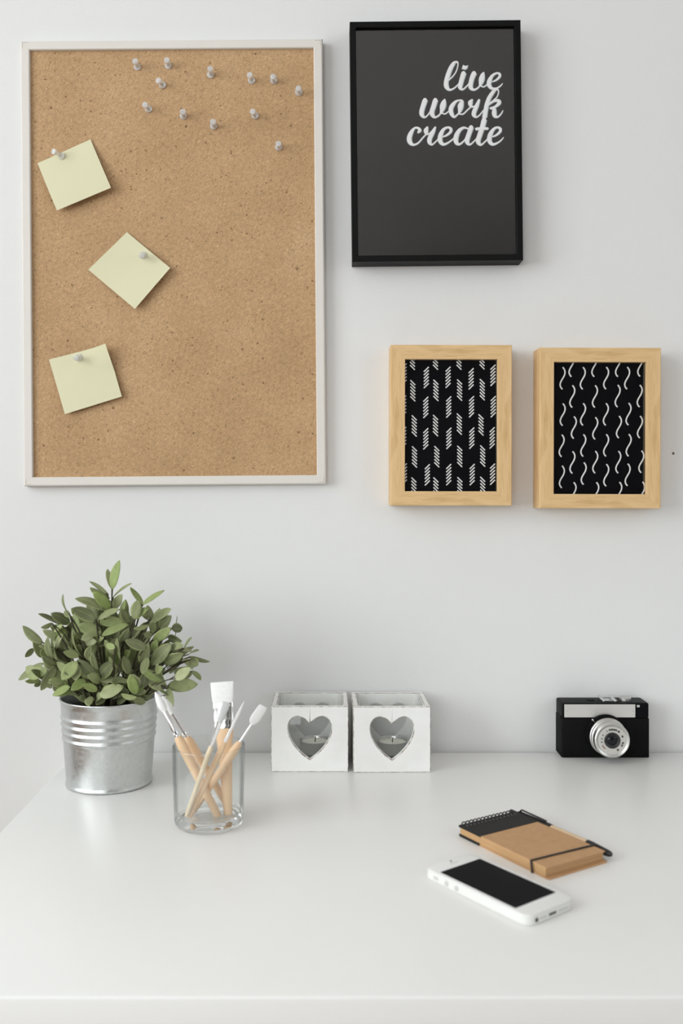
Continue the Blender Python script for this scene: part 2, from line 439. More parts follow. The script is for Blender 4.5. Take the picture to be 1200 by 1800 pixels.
# ------------------------------------------------------------------ desk
DX0, DX1, DYF, DYB, DZ = -.3385, .86, -.6075, -.0125, .74
desk = thing('desk', 'long white lacquered desk standing against the wall', 'desk', (.26, -.31, 0))
def dl(x, y, z): return (x - .26, y + .31, z)
MB().box(dl(DX0, DYF, DZ - .05), dl(DX1, DYB, DZ), .0018, 3).build('tabletop', M_DESK, desk, 40)
for x in (DX0 + .03, DX1 - .08):
    for y in (DYF + .03, DYB - .08):
        MB().box(dl(x, y, 0), dl(x + .05, y + .05, DZ - .05), .002).build('leg', M_DESK, desk)
MB().box(dl(DX0 + .08, DYF + .04, DZ - .12), dl(DX1 - .08, DYF + .06, DZ - .05)).build('apron', M_DESK, desk)

# ------------------------------------------------------------------ picture frames
def picture(name, label, cat, ctr_px, dfront, Wm, Hm, rail, depth, lip, m_frame, roll, print_m, group=None):
    """frame hung on the wall, built around its own centre at the wall plane"""
    fx, fz = (ctr_px[0] - CX) * dfront / F, CAMZ + (CY - ctr_px[1]) * dfront / F
    root = thing(name, label, cat, (fx, -.0005, fz), (0, roll, 0), group)
    rails = []
    for L, off, rot in ((Wm, Hm / 2, 0), (Wm, Hm / 2, PI), (Hm, Wm / 2, PI / 2), (Hm, Wm / 2, -PI / 2)):
        b = bmesh.new(); rab = min(.004, rail * .45)
        # profile (w from outer edge inwards, y depth); mitred ends
        prof = [(0, -depth + .0008), (.0008, -depth), (rail - .0006, -depth), (rail, -depth + .0006), (rail, -depth + lip), (rail - rab, -depth + lip), (rail - rab, 0), (0, 0)]
        A = [b.verts.new((-L / 2 + w_, y, -w_)) for w_, y in prof]
        B = [b.verts.new((L / 2 - w_, y, -w_)) for w_, y in prof]
        n = len(prof)
        for i in range(n): b.faces.new((A[i], A[(i + 1) % n], B[(i + 1) % n], B[i]))
        b.faces.new(A[::-1]); b.faces.new(B)
        mb = MB(); mb.join(b)
        o = mb.build('frame_rail', m_frame, root)
        o.rotation_euler = (0, rot, 0)
        o.location = Vector((0, 0, off)) if rot == 0 else Vector((0, 0, -off)) if rot == PI else Vector((off, 0, 0)) if rot == PI / 2 else Vector((-off, 0, 0))
        rails.append(o)
    iw, ih = Wm / 2 - rail, Hm / 2 - rail
    e = min(.003, rail * .35)
    yg = -depth + lip + .0003; yp = yg + .0016
    MB().box((-iw - e, yg, -ih - e), (iw + e, yg + .001, ih + e)).build('glass_pane', M_PANE, root)
    pr = MB().box((-iw - e, yp, -ih - e), (iw + e, yp + .0006, ih + e))
    MB().box((-iw - e, yp + .001, -ih - e), (iw + e, yp + .003, ih + e)).build('backing_board', M_CARD, root)
    dpr = -(CAMY) + yp
    def T(px, py):                    # picture point -> print plane, in the frame's own axes
        v = Vector(((px - CX) * dpr / F - fx, 0, CAMZ + (CY - py) * dpr / F - fz))
        v = Matrix.Rotation(-roll, 3, 'Y') @ v
        return (v.x, v.z)
    return root, pr, T, yp, (iw + e, ih + e)

# large black poster frame
blk, pr, T, yp, lim = picture('poster_frame', 'large black framed poster with white script words live work create', 'picture frame',
    (766.8, 247.6), 1.232, .2242, .3152, .0080, .030, .004, M_BLACKFR, math.radians(-.62), M_POSTER)
poster = pr.build('poster_print', M_POSTER, blk)
E = lambda u, v: (700 + u / 6, 100 + v / 6)
Fm = lambda u, v: (700 + u / 6, 175 + v / 6)
live = [
 [(602, 58, 24), (585, 70, 40), (555, 115, 50), (525, 190, 54), (504, 270, 54), (509, 318, 54), (540, 350, 28), (590, 332, 18), (640, 285, 14)],
 [(596, 58, 26), (620, 58, 22), (628, 90, 14), (610, 155, 13), (577, 205, 15), (535, 245, 16)],
 [(688, 176, 60), (672, 230, 56), (656, 290, 54), (652, 325, 50), (675, 347, 24), (705, 328, 17), (750, 280, 14)],
 [(798, 176, 60), (776, 230, 56), (762, 290, 54), (765, 328, 50), (795, 350, 26), (835, 333, 20), (862, 308, 18), (900, 319, 16), (945, 288, 14)],
 [(898, 172, 22), (889, 192, 48), (879, 235, 66), (870, 275, 52), (858, 308, 22)],
 [(985, 268, 10), (1030, 248, 22), (1066, 212, 30), (1066, 184, 30), (1035, 175, 24), (990, 202, 34), (960, 255, 52), (957, 300, 50), (985, 335, 34), (1035, 334, 20), (1075, 310, 16), (1098, 284, 8)],
]
work = [
 [(282, 10, 60), (262, 70, 57), (246, 130, 56), (250, 165, 50), (275, 190, 24), (307, 170, 16), (340, 125, 14)],
 [(391, 10, 60), (373, 70, 57), (354, 130, 56), (360, 165, 50), (385, 190, 26), (425, 172, 20), (452, 145, 18), (490, 155, 16), (530, 128, 14)],
 [(488, 6, 24), (480, 30, 54), (469, 72, 70), (460, 112, 52), (446, 148, 22)],
 [(660, 12, 16), (615, 18, 26), (573, 60, 48), (552, 110, 54), (565, 160, 46), (592, 187, 24), (632, 155, 18), (680, 157, 16), (730, 112, 16), (770, 74, 18)],
 [(655, 8, 18), (670, 25, 40), (657, 68, 68), (651, 110, 52), (638, 148, 22)],
 [(776, 8, 26), (760, 34, 56), (762, 62, 44), (785, 80, 20), (820, 58, 14), (856, 8, 12)],
 [(850, 10, 28), (826, 70, 48), (800, 130, 52), (797, 165, 50), (822, 188, 22), (858, 165, 16), (895, 120, 14)],
 [(1022, -98, 26), (1000, -78, 42), (960, -20, 48), (934, 50, 52), (920, 120, 54), (908, 192, 56)],
 [(1014, -102, 26), (1043, -104, 22), (1056, -78, 15), (1040, -25, 14), (1000, 15, 16), (962, 42, 14)],
 [(955, 58, 16), (1005, 22, 26), (1050, 14, 38), (1062, 38, 46), (1025, 76, 30), (972, 96, 26)],
 [(975, 92, 26), (1008, 104, 44), (1010, 150, 56), (1022, 180, 42), (1052, 184, 22), (1086, 150, 16), (1102, 118, 8)],
]
create = [
 [(210, 348, 26), (225, 328, 42), (208, 304, 28), (172, 304, 24), (136, 350, 48), (115, 410, 58), (125, 455, 52), (160, 480, 28), (210, 460, 20), (255, 410, 18), (292, 370, 16)],
 [(304, 298, 28), (292, 330, 56), (298, 358, 42), (320, 366, 20), (345, 345, 14), (388, 298, 12)],
 [(388, 298, 24), (362, 350, 48), (332, 410, 54), (328, 450, 50), (352, 478, 24), (386, 455, 16), (430, 410, 14)],
 [(455, 398, 10), (500, 385, 22), (548, 346, 32), (552, 312, 34), (520, 297, 26), (475, 320, 36), (445, 380, 55), (441, 440, 52), (475, 475, 34), (530, 455, 20), (595, 405, 16)],
 [(735, 312, 16), (690, 300, 28), (642, 330, 44), (610, 390, 57), (608, 448, 52), (640, 475, 28), (690, 440, 17), (735, 375, 14)],
 [(768, 296, 58), (746, 360, 55), (726, 420, 56), (727, 455, 50), (752, 478, 24), (786, 455, 16), (830, 410, 14)],
 [(904, 218, 62), (886, 290, 59), (860, 370, 58), (841, 430, 56), (846, 460, 50), (870, 480, 26), (905, 455, 18), (955, 405, 14)],
 [(824, 313, 34), (880, 309, 34), (937, 309, 32)],
 [(975, 398, 10), (1020, 385, 22), (1068, 346, 32), (1073, 312, 34), (1040, 297, 26), (1000, 320, 36), (966, 380, 55), (961, 440, 52), (995, 475, 34), (1050, 457, 20), (1085, 430, 16), (1109, 402, 8)],
]
let = MB()
LAYER = [0]
def stroke(mb, pts, Tm, y, mi):
    """ribbon of varying width in the print plane, round ended where it is thin; each lies a hair above the last"""
    y = y - LAYER[0] * 6e-6; LAYER[0] += 1
    sp = catmull([(a, b, c) for a, b, c in pts], 7)
    w3 = lambda q: (lambda t: (t[0], y, t[1]))(Tm(*q))
    L = []; R_ = []; tg = []
    for i, p in enumerate(sp):
        q0, q1 = sp[max(i - 1, 0)], sp[min(i + 1, len(sp) - 1)]
        t = Vector((q1.x - q0.x, q1.y - q0.y)); t.normalize(); tg.append(t)
        n_ = Vector((-t.y, t.x)); hw = max(4, p.z) / 2
        if i == 0 and pts[0][2] > 50: n_ = Vector((-1, 0)) if n_.x < 0 else Vector((1, 0))       # flat cut tops of the stems
        L.append((p.x + n_.x * hw, p.y + n_.y * hw)); R_.append((p.x - n_.x * hw, p.y - n_.y * hw))
    Lv = [mb.bm.verts.new(w3(q)) for q in L]; Rv = [mb.bm.verts.new(w3(q)) for q in R_]
    for i in range(len(sp) - 1):
        mb.bm.faces.new((Lv[i], Lv[i + 1], Rv[i + 1], Rv[i])).material_index = mi
    for k, sg in ((0, -1), (-1, 1)):
        if pts[k][2] > 50: continue
        c = sp[k]; hw = max(4, c.z) / 2; t = tg[k] * sg; n_ = Vector((-tg[k].y, tg[k].x))
        arc = [mb.bm.verts.new(w3((c.x + n_.x * hw * math.cos(a) + t.x * hw * math.sin(a), c.y + n_.y * hw * math.cos(a) + t.y * hw * math.sin(a)))) for a in (PI * m / 6 for m in range(1, 6))]
        mb.bm.faces.new([Lv[k]] + arc + [Rv[k]]).material_index = mi
for S, mp in ((live, E), (work, Fm), (create, Fm)):
    for st in S:
        tm = lambda u, v, mp=mp: T(*mp(u, v))
        stroke(let, st, tm, yp - .00006, 0)
LAYER[0] = 0
for S, mp in ((live, E), (work, Fm), (create, Fm)):
    for st in S:
        tm = lambda u, v, mp=mp: T(*mp(u, v))
        stroke(let, [(a - 3, b - 2, c * .74) for a, b, c in st], tm, yp - .00032, 1)
dot = [(680, 84), (705, 96), (740, 90), (726, 130), (702, 142), (664, 130)]
let.poly([(lambda q: (q[0], yp - .00004, q[1]))(T(*E(*p))) for p in dot], 0)
let.poly([(lambda q: (q[0], yp - .00030, q[1]))(T(*E(702 + (p[0] - 702) * .75 - 3, 113 + (p[1] - 113) * .75 - 2))) for p in dot], 1)
let.build('lettering', [M_INKE, M_INKC], poster)

# two small wooden frames
def small_frame(label, ctr, roll):
    return picture('picture_frame', label, 'picture frame', ctr, 1.2235, .158, .2096, .0187, .038, .006, M_MAPLE, roll, M_PRINT, 'small wooden picture frames')
fr1, pr, T, yp, lim = small_frame('small maple picture frame with pattern of slanted dash bundles, under the black poster', (792.9, 747.5), math.radians(.1))
def patch(pr, poly, y, mi=1):
    q = clip(poly, -lim[0], -lim[1], lim[0], lim[1])
    if q: pr.poly([(x, y, z) for x, z in q], mi)
g4 = lambda u, v: (660 + u / 4.444, 580 + v / 4.444)
back = [(287, 230), (467, 228), (650, 228), (830, 225), (290, 475), (470, 472), (655, 470), (832, 467), (301, 750), (467, 747), (653, 736), (822, 742),
        (303, 992), (477, 990), (656, 988), (835, 985), (298, 1235), (470, 1235), (657, 1233), (835, 1230)]
fwd = [(395, 372), (565, 370), (745, 382), (915, 355), (391, 605), (570, 602), (748, 600), (917, 600), (391, 850), (571, 847), (750, 845), (909, 843),
       (403, 1132), (570, 1130), (753, 1130), (912, 1127), (222, 345), (219, 595), (219, 840), (224, 1125)]
for L_, sg in ((back, 1), (fwd, -1)):
    for u, v in L_:
        for k in range(6):
            vc = v + (k - 2.5) * 25.4
            a, b = Vector((u - 19, vc - 19 * sg)), Vector((u + 19, vc + 19 * sg))
            t = (b - a).normalized(); n_ = Vector((-t.y, t.x)) * 4.7
            patch(pr, [T(*g4(*q)) for q in (a + n_, b + n_, b - n_, a - n_)], yp - .00012)
pr.build('pattern_print', [M_PRINT, M_INK], fr1)
fr2, pr, T, yp, lim = small_frame('small maple picture frame with pattern of wavy S strokes, rightmost on the wall', (1054.6, 752.4), math.radians(.15))
g5 = lambda u, v: (920 + u / 4.444, 590 + v / 4.444)
S_ = [(2, -86), (14, -70), (20, -47), (14, -20), (0, 5), (-13, 29), (-18, 52), (-12, 72), (0, 86)]
cs = [(302, 333), (303, 617), (295, 860), (297, 1103), (372, 235), (378, 475), (390, 718), (379, 990), (388, 1232), (460, 333), (462, 615), (464, 858), (467, 1077),
      (550, 235), (555, 475), (557, 724), (557, 988), (565, 1232), (642, 332), (640, 615), (642, 857), (643, 1090), (735, 235), (732, 472), (742, 714), (737, 988), (745, 1230),
      (806, 332), (817, 613), (818, 856), (810, 1087), (908, 233), (904, 472), (906, 714), (917, 985), (925, 1228)]
sp = catmull([(a, b, 0) for a, b in S_], 4)
for cu, cv in cs:
    LR = []
    for i, p in enumerate(sp):
        q0, q1 = sp[max(i - 1, 0)], sp[min(i + 1, len(sp) - 1)]
        t = Vector((q1.x - q0.x, q1.y - q0.y)).normalized(); n_ = Vector((-t.y, t.x)) * 5.6
        LR.append(((cu + p.x + n_.x, cv + p.y + n_.y), (cu + p.x - n_.x, cv + p.y - n_.y)))
    for (a, b), (c, d) in zip(LR, LR[1:]):
        patch(pr, [T(*g5(*q)) for q in (a, c, d, b)], yp - .00012)
pr.build('pattern_print', [M_PRINT, M_INK], fr2)

# ------------------------------------------------------------------ pin board
BD = 1.2475                        # distance of the frame front
bc = P(304.2, 461.3, BD); bw, bh, bf = .4020, .5925, .0122
bd_roll = math.radians(-.45)
board = thing('pin_board', 'large cream framed brown hardboard pin board on the wall', 'notice board', (bc.x, -.0005, bc.z), (0, bd_roll, 0))
bt = -(CAMY + BD) ; bt = -CAMY - BD          # frame thickness
for L, off, rot in ((bw, bh / 2, 0), (bw, bh / 2, PI), (bh, bw / 2, PI / 2), (bh, bw / 2, -PI / 2)):
    b = bmesh.new()
    prof = [(0, -bt + .003), (.001, -bt + .0006), (.002, -bt), (bf - .001, -bt), (bf, -bt + .001), (bf, 0), (0, 0)]
    A = [b.verts.new((-L / 2 + w_, y, -w_)) for w_, y in prof]; B = [b.verts.new((L / 2 - w_, y, -w_)) for w_, y in prof]
    for i in range(len(prof)): b.faces.new((A[i], A[(i + 1) % len(prof)], B[(i + 1) % len(prof)], B[i]))
    b.faces.new(A[::-1]); b.faces.new(B)
    mb = MB(); mb.join(b); o = mb.build('frame_rail', M_BFRAME, board)
    o.rotation_euler = (0, rot, 0)
    o.location = (0, 0, off) if rot == 0 else (0, 0, -off) if rot == PI else (off, 0, 0) if rot > 0 else (-off, 0, 0)
PY = -bt + .0052                    # face of the recessed panel
MB().box((-bw / 2 + bf - .0004, PY, -bh / 2 + bf - .0004), (bw / 2 - bf + .0004, -.0015, bh / 2 - bf + .0004)).build('hardboard_panel', M_BOARD, board)
for sx in (-1, 1):                  # little L marks of the corner joints
    for sz in (-1, 1):
        x, z = sx * (bw / 2 - .0030), sz * (bh / 2 - .0026)
        m = MB(); y0, y1 = -bt - .0002, -bt + .0002
        xs = sorted((x, x - sx * .0075)); zs = sorted((z, z - sz * .0004)); m.box((xs[0], y0, zs[0]), (xs[1], y1, zs[1]))
        xs = sorted((x, x - sx * .0004)); zs = sorted((z, z - sz * .0075)); m.box((xs[0], y0, zs[0]), (xs[1], y1, zs[1]))
        m.build('corner_joint', M_CORNER, board)
PANEL_Y = PY - .0005                # in the world
PANEL_D = PANEL_Y - CAMY

# sticky notes: curled square sheets
def sticky(label, corners, lifts, curl, yoff=.0006):
    """corners TL,TR,BR,BL in the picture, lifts = how far each stands off the board"""
    c = sum((P(px, py, PANEL_D - l) for (px, py), l in zip(corners, lifts)), Vector()) / 4
    pts = [P(px, py, PANEL_D - l - yoff) for (px, py), l in zip(corners, lifts)]
    n = 14; b = bmesh.new(); g = []
    for j in range(n + 1):
        row = []
        for i in range(n + 1):
            u, v = i / n, j / n
            p = (pts[0] * (1 - u) + pts[1] * u) * (1 - v) + (pts[3] * (1 - u) + pts[2] * u) * v
            d = curl(u, v); p = p + Vector((0, -d, 0))
            row.append(b.verts.new(p - c))
        g.append(row)
    for j in range(n):
        for i in range(n): b.faces.new((g[j][i], g[j][i + 1], g[j + 1][i + 1], g[j + 1][i])).smooth = True
    m = MB(); m.join(b); o = m.build('sticky_note', M_NOTE); o.location = c
    cnt = {}
    for f in o.data.polygons:
        f.use_smooth = True
        for k in f.edge_keys: cnt[k] = cnt.get(k, 0) + 1
    for e in o.data.edges:
        if cnt.get(tuple(sorted(e.vertices)), 0) < 2: e.use_edge_sharp = True
    md = o.modifiers.new('thickness', 'SOLIDIFY'); md.thickness = .00022; md.offset = 0
    return tag(o, label, 'sticky note', 'yellow notes pinned to the board')
sticky('pale yellow sticky note at the top, its lower edge lifted, pin on its top edge', [(66, 287), (159, 245), (195, 330), (100, 370)], (.0005, .001, .011, .009), lambda u, v: .0012 * math.sin(PI * v))
def curl2(u, v):
    k = max(0, u + (1 - v) * 0 - .55) * max(0, v * 0 + 1)
    return .004 * math.sin(PI * u) * math.sin(PI * v)
sticky('pale yellow sticky note turned as a diamond, in the middle of three', [(223, 408), (299, 471), (237, 543), (155, 474)], (.001, .009, .008, .001), lambda u, v: -.0015 * math.sin(PI * u))
sticky('pale yellow sticky note lowest on the board, its top right corner curled', [(86, 632), (188, 606), (214, 697), (114, 728)], (.001, .004, .007, .006), lambda u, v: .010 * max(0, u - .55) ** 2 * max(0, .5 - v) * 10)

# push pins
def make_pin(label, loc, rot):
    t = thing('push_pin', label, 'push pin', loc, rot, 'clear push pins on the board')
    body = MB().lathe([(0, 0), (.0042, 0), (.0049, .0006), (.0050, .0013), (.0046, .0022), (.0032, .0031), (.0023, .0045), (.00205, .007), (.0022, .0095),
                       (.0028, .0110), (.0036, .0122), (.0039, .0138), (.0039, .0158), (.0036, .0166), (.0028, .0168), (0, .0166)], 24, axis='Y')
    # axis Y turns +height towards the room (-y)
    body.build('pin_head', M_PIN, t, 50)
    MB().lathe([(0, .0090), (.0006, .0088), (.0006, -.0015), (0, -.0042)], 10, axis='Y').build('needle', M_STEEL, t, 50)
    return t
pins = [((241.5, 118), 'leftmost clear push pin of the top row on the board'),
        ((296, 115.6), 'clear push pin second from left in the top row, topmost of all'),
        ((285.8, 150), 'clear push pin just below the topmost pin, leaning left'),
        ((370, 132), 'clear push pin alone at top centre of the board'),
        ((442, 141.8), 'left one of two clear push pins side by side at the top right'),
        ((481.2, 141.8), 'right one of two clear push pins side by side at the top right'),
        ((525, 162.8), 'clear push pin nearest the right edge of the board frame'),
        ((261, 192), 'clear push pin leftmost of the lower arc of pins'),
        ((322.3, 204), 'clear push pin second from left in the lower arc of pins'),
        ((375.4, 222), 'clear push pin at the bottom middle of the lower arc'),
        ((448.3, 203.7), 'clear push pin below the side by side pair at the top right'),
        ((489.7, 259), 'clear push pin lowest on the bare right side of the board')]
P0 = None; rr = random.Random(3)
for (px, py), lab in pins:
    p = P(px, py, PANEL_D); rot = (rr.uniform(-.10, .10), 0, rr.uniform(-.14, .14))
    if px == 285.8: rot = (.02, 0, -.18)
    if P0 is None: P0 = make_pin(lab, p, rot)
    else: dup(P0, p, rot, lab)
for (px, py), lift, rot, lab in (((109, 275), .0022, (-.1, 0, -.45), 'clear push pin stuck through the top edge of the top sticky note'),
                           ((252, 449), .0034, (.25, 0, .05), 'clear push pin holding the diamond turned sticky note'),
                           ((139, 629), .0030, (.15, 0, .02), 'clear push pin holding the lowest sticky note')):
    dup(P0, P(px, py, PANEL_D - lift), rot, lab)

# ------------------------------------------------------------------ potted plant
pot = Vector((-.2652, -.1335, DZ))
plant = thing('potted_plant', 'bushy green leafy plant in a ribbed galvanised steel pot', 'plant', pot)
prof = [(0, .002), (.0480, .002), (.0492, .0005), (.0503, .0003), (.0512, .0012), (.0513, .0030), (.0505, .0042), (.0503, .006)]
zr0, zr1 = .0525, .0860
prof += [(.0503 + (z - .006) * .0705, z) for z in (.02, .035, .050)]
for k in range(41):
    z = zr0 + (zr1 - zr0) * k / 40
    prof.append((.0503 + (z - .006) * .0705 + .0013 * (math.sin(2 * PI * (k / 40) * 4 - PI / 2) * .5 + .5), z))
prof += [(.0503 + (z - .006) * .0705, z) for z in (.0885, .095, .1005)]
prof += [(.0580, .1013), (.0586, .1024), (.0582, .1035), (.0570, .1037), (.0563, .1026), (.0558, .100), (.053, .06), (.0495, .006), (0, .0055)]
MB().lathe(prof, 96).build('pot', M_ZINC, plant, 60)
MB().lathe([(0, .093), (.02, .0945), (.04, .091), (.0548, .088), (.0548, .080), (0, .080)], 40).build('soil', M_SOIL, plant, 60)

CR = {'A': (20, 985), 'B': (190, 985), 'C': (20, 1110), 'D': (190, 1110)}
LV = """A 1180 340 1130 100 85;B 48 340 130 0 112;A 1130 390 915 245 35;A 1150 450 918 318 60;A 1160 560 960 370 115;A 1150 590 990 400 80;B 48 440 275 270 62;B 60 560 165 400 95
B 400 520 265 310 62;B 400 520 660 350 78;B 310 690 350 460 115;B 500 680 460 530 90;B 500 690 740 570 108;B 490 710 395 570 42;B 320 680 470 560 90
A 1080 580 750 440 100;A 1000 700 895 490 112;A 990 700 715 560 135;A 1010 690 1265 570 92;A 1010 712 1313 720 112;A 1060 880 1375 750 105;A 1060 860 780 755 140
A 680 640 600 400 42;A 690 670 620 590 60;A 690 740 465 620 112;A 590 760 315 625 55;A 480 740 350 790 26;A 600 760 500 835 62;A 670 850 705 720 52;A 640 780 520 930 72;A 370 970 130 770 95
C 360 310 260 60 84;C 265 200 160 300 52;C 560 380 465 60 55;C 480 330 420 70 92;C 520 200 600 30 84;C 490 330 340 220 112;C 500 400 360 290 84;C 380 370 85 570 104;C 425 450 180 530 132;C 340 580 160 580 42;C 350 600 265 640 42
C 520 410 345 690 84;C 480 510 430 620 52;C 430 590 460 670 62;C 610 600 430 600 64;C 690 650 480 745 92;C 700 690 530 740 52;C 820 290 705 -43 40;C 800 290 610 240 84;C 770 350 590 565 142;C 770 400 750 575 112
C 990 560 770 330 132;C 900 340 930 175 104;C 1010 450 950 250 84;C 1190 360 1010 560 142;C 1020 570 1390 590 94;C 1000 120 830 130 84;C 1110 100 1010 180 72;C 1200 280 1100 100 74
C 870 560 700 690 104;C 1010 690 840 620 84;C 1100 760 990 860 84;C 940 760 890 860 74;D -100 760 180 640 134;D 150 340 110 80 64;D 150 470 10 300 48;D 450 200 200 105 112;D 400 400 470 140 124;D 530 240 570 105 92
D 510 390 740 140 152;D 640 370 880 260 104;D 650 690 410 440 152;D 630 600 395 430 64;D 680 640 570 380 76;D 690 640 1050 620 142;D 760 750 600 700 42;D 700 660 760 880 84;D 780 560 970 430 112;D 990 460 1085 570 54
D 960 330 1050 400 112;D 880 320 990 440 64;D 940 300 1190 350 30;D 890 200 980 70 54;D 740 170 880 170 84;D 940 270 1060 220 44;D 750 230 990 230 52;D 320 740 260 500 112;D 340 650 290 500 122;D 150 740 330 770 46;D 290 800 440 830 84;D 250 500 180 290 92
B 740 800 870 790 104;B 790 920 810 650 28;B 700 890 860 950 74;B 530 940 730 790 94;B 500 850 550 720 84;B 580 880 570 710 54;B 600 800 740 650 124;B 420 860 510 900 74;B 300 800 480 760 34;B 200 900 370 830 134;B 150 950 240 800 64;B 240 740 150 560 94
C 560 700 490 640 60;C 1150 640 1090 760 110;C 980 300 900 260 60;C 700 480 620 500 70;D 460 300 400 500 90;D 560 480 640 420 80;A 820 930 960 880 90;A 960 980 1080 900 90;D 860 420 790 520 80;D 80 200 -20 150 70"""
R = random.Random(11)
UPAX = Vector((0, 0, 1))
def leaf(b, uvl, base, tip, wapp, Ltrue_w=None, seed=0, dirn=None):
    ax = tip - base; L = ax.length; a = ax / L
    cdir = Vector((0, -1, .38)).normalized()
    n = (cdir - a * cdir.dot(a))
    if n.length < .05: n = Vector((0, 0, 1)) - a * a.z
    n.normalize()
    wt = max(wapp, .40 * L)
    if wt > .017: wt = max(wapp, .017)
    ph = math.acos(max(-1, min(1, wapp / wt))) * R.choice((-1, 1))
    n = Matrix.Rotation(ph, 3, a) @ n; s = a.cross(n)
    bend = R.uniform(-.06, .12) * L; fold = R.uniform(.05, .22); tw = R.uniform(-.25, .25)
    nu, nv = 9, 6; g = []
    for i in range(nu + 1):
        t = i / nu
        wv = wt / 2 * max(.03, 1 - abs(2 * t ** .94 - 1) ** 2.05) ** .74
        c = base + a * L * t + n * (bend * math.sin(PI * t) * .8 - bend * .3 * t)
        row = []
        for j in range(nv + 1):
            q = j / nv * 2 - 1
            ss = (Matrix.Rotation(tw * (t - .5), 3, a) @ s)
            row.append((b.verts.new(c + ss * wv * q + n * (fold * wv * abs(q) ** 1.4)), t, (q + 1) / 2))
        g.append(row)
    for i in range(nu):
        for j in range(nv):
            qd = (g[i][j], g[i + 1][j], g[i + 1][j + 1], g[i][j + 1])
            f = b.faces.new([x[0] for x in qd]); f.smooth = True
            for lp, x in zip(f.loops, qd): lp[uvl].uv = (x[1], x[2])
fol = MB(); uvl = fol.bm.loops.layers.uv.new('UVMap'); stems = MB()
pd = pot.y - CAMY
soil_c = Vector((0, 0, .092))
nb = 0
for ent in LV.replace('\n', ';').split(';'):
    k, *q = ent.split(); bu, bv, tu, tv, wa = map(float, q); ox, oy = CR[k]
    bx, by, tx, ty = ox + bu / 6.667, oy + bv / 6.667, ox + tu / 6.667, oy + tv / 6.667
    mx, my = (bx + tx) / 2, (by + ty) / 2
    r2 = ((mx - 198) / 172) ** 2 + ((my - 1150) / 165) ** 2
    dep = pd - .088 * math.sqrt(max(0, 1 - min(1, r2))) * R.uniform(.55, 1.0) + (.03 * R.uniform(-1, 1) if r2 > .5 else 0)
    s_ = dep / F; Lapp = math.hypot(tx - bx, ty - by) * s_; Lt = max(Lapp, R.uniform(.028, .034))
    dz = min(math.sqrt(max(0, Lt * Lt - Lapp * Lapp)), .018) * (.8 if R.random() < .8 else -.5)
    bp, tp = P(bx, by, dep + dz / 2) - pot, P(tx, ty, dep - dz / 2) - pot
    # keep leaves out of the wall and out of the steel pot
    leaf(fol.bm, uvl, bp, tp, wa / 6.667 * s_ * 1.12)
    inner = bp.lerp(Vector((bp.x * .45, bp.y * .45, max(.10, bp.z * .62 + .03))), .5)
    mid = bp.lerp(inner, .5) + Vector((0, 0, .002))
    stems.tube(catmull([bp + (tp - bp) * .06, mid, inner], 4), [.0007] * 9, 6)
    nb += 1
    if nb % 3 == 0:
        st = soil_c + Vector((bp.x * .35, bp.y * .35, 0)); c1 = st.lerp(bp, .5) + Vector((0, 0, .012))
        pts = catmull([st, c1, bp], 7); stems.tube(pts, [.0014 - .0006 * i / (len(pts) - 1) for i in range(len(pts))], 7)
for i in range(90):                        # drooping leaves over the soil and round the rim
    th = R.uniform(0, 2 * PI); r0 = R.uniform(.012, .048)
    bp = Vector((r0 * math.cos(th), r0 * math.sin(th), R.uniform(.100, .122)))
    dr = Vector((math.cos(th + R.uniform(-.9, .9)), math.sin(th + R.uniform(-.9, .9)), R.uniform(-.25, .5))).normalized()
    tp = bp + dr * R.uniform(.020, .028)
    if tp.z < .108: tp.z = .108
    leaf(fol.bm, uvl, bp, tp, R.uniform(.008, .0125))
for i in range(230):                       # the inner and rear leaves that fill the bush
    th, ph = R.uniform(0, 2 * PI), R.uniform(.02, 1.0)
    rad = R.uniform(.25, .86)
    h = math.cos(ph * PI / 2); r = math.sin(ph * PI / 2)
    x, y, z = r * math.cos(th) * .098 * rad, r * math.sin(th) * .088 * rad, .105 + h * .100 * rad + .012
    if y < -.05: y *= .7
    bp = Vector((x, y, z)); dr = Vector((x, y, (z - .10) * .8 + .012)).normalized()
    dr = (dr + Vector((R.uniform(-.7, .7), R.uniform(-.7, .7), R.uniform(-.4, .7)))).normalized()
    tp = bp + dr * R.uniform(.022, .032)
    if tp.z < .105 and math.hypot(tp.x, tp.y) > .05: continue
    leaf(fol.bm, uvl, bp, tp, R.uniform(.007, .0125))
fo = fol.build('foliage', M_LEAF, plant)
md = fo.modifiers.new('thickness', 'SOLIDIFY'); md.thickness = .0004; md.offset = 0
stems.build('stem', M_STEM, plant, 60)

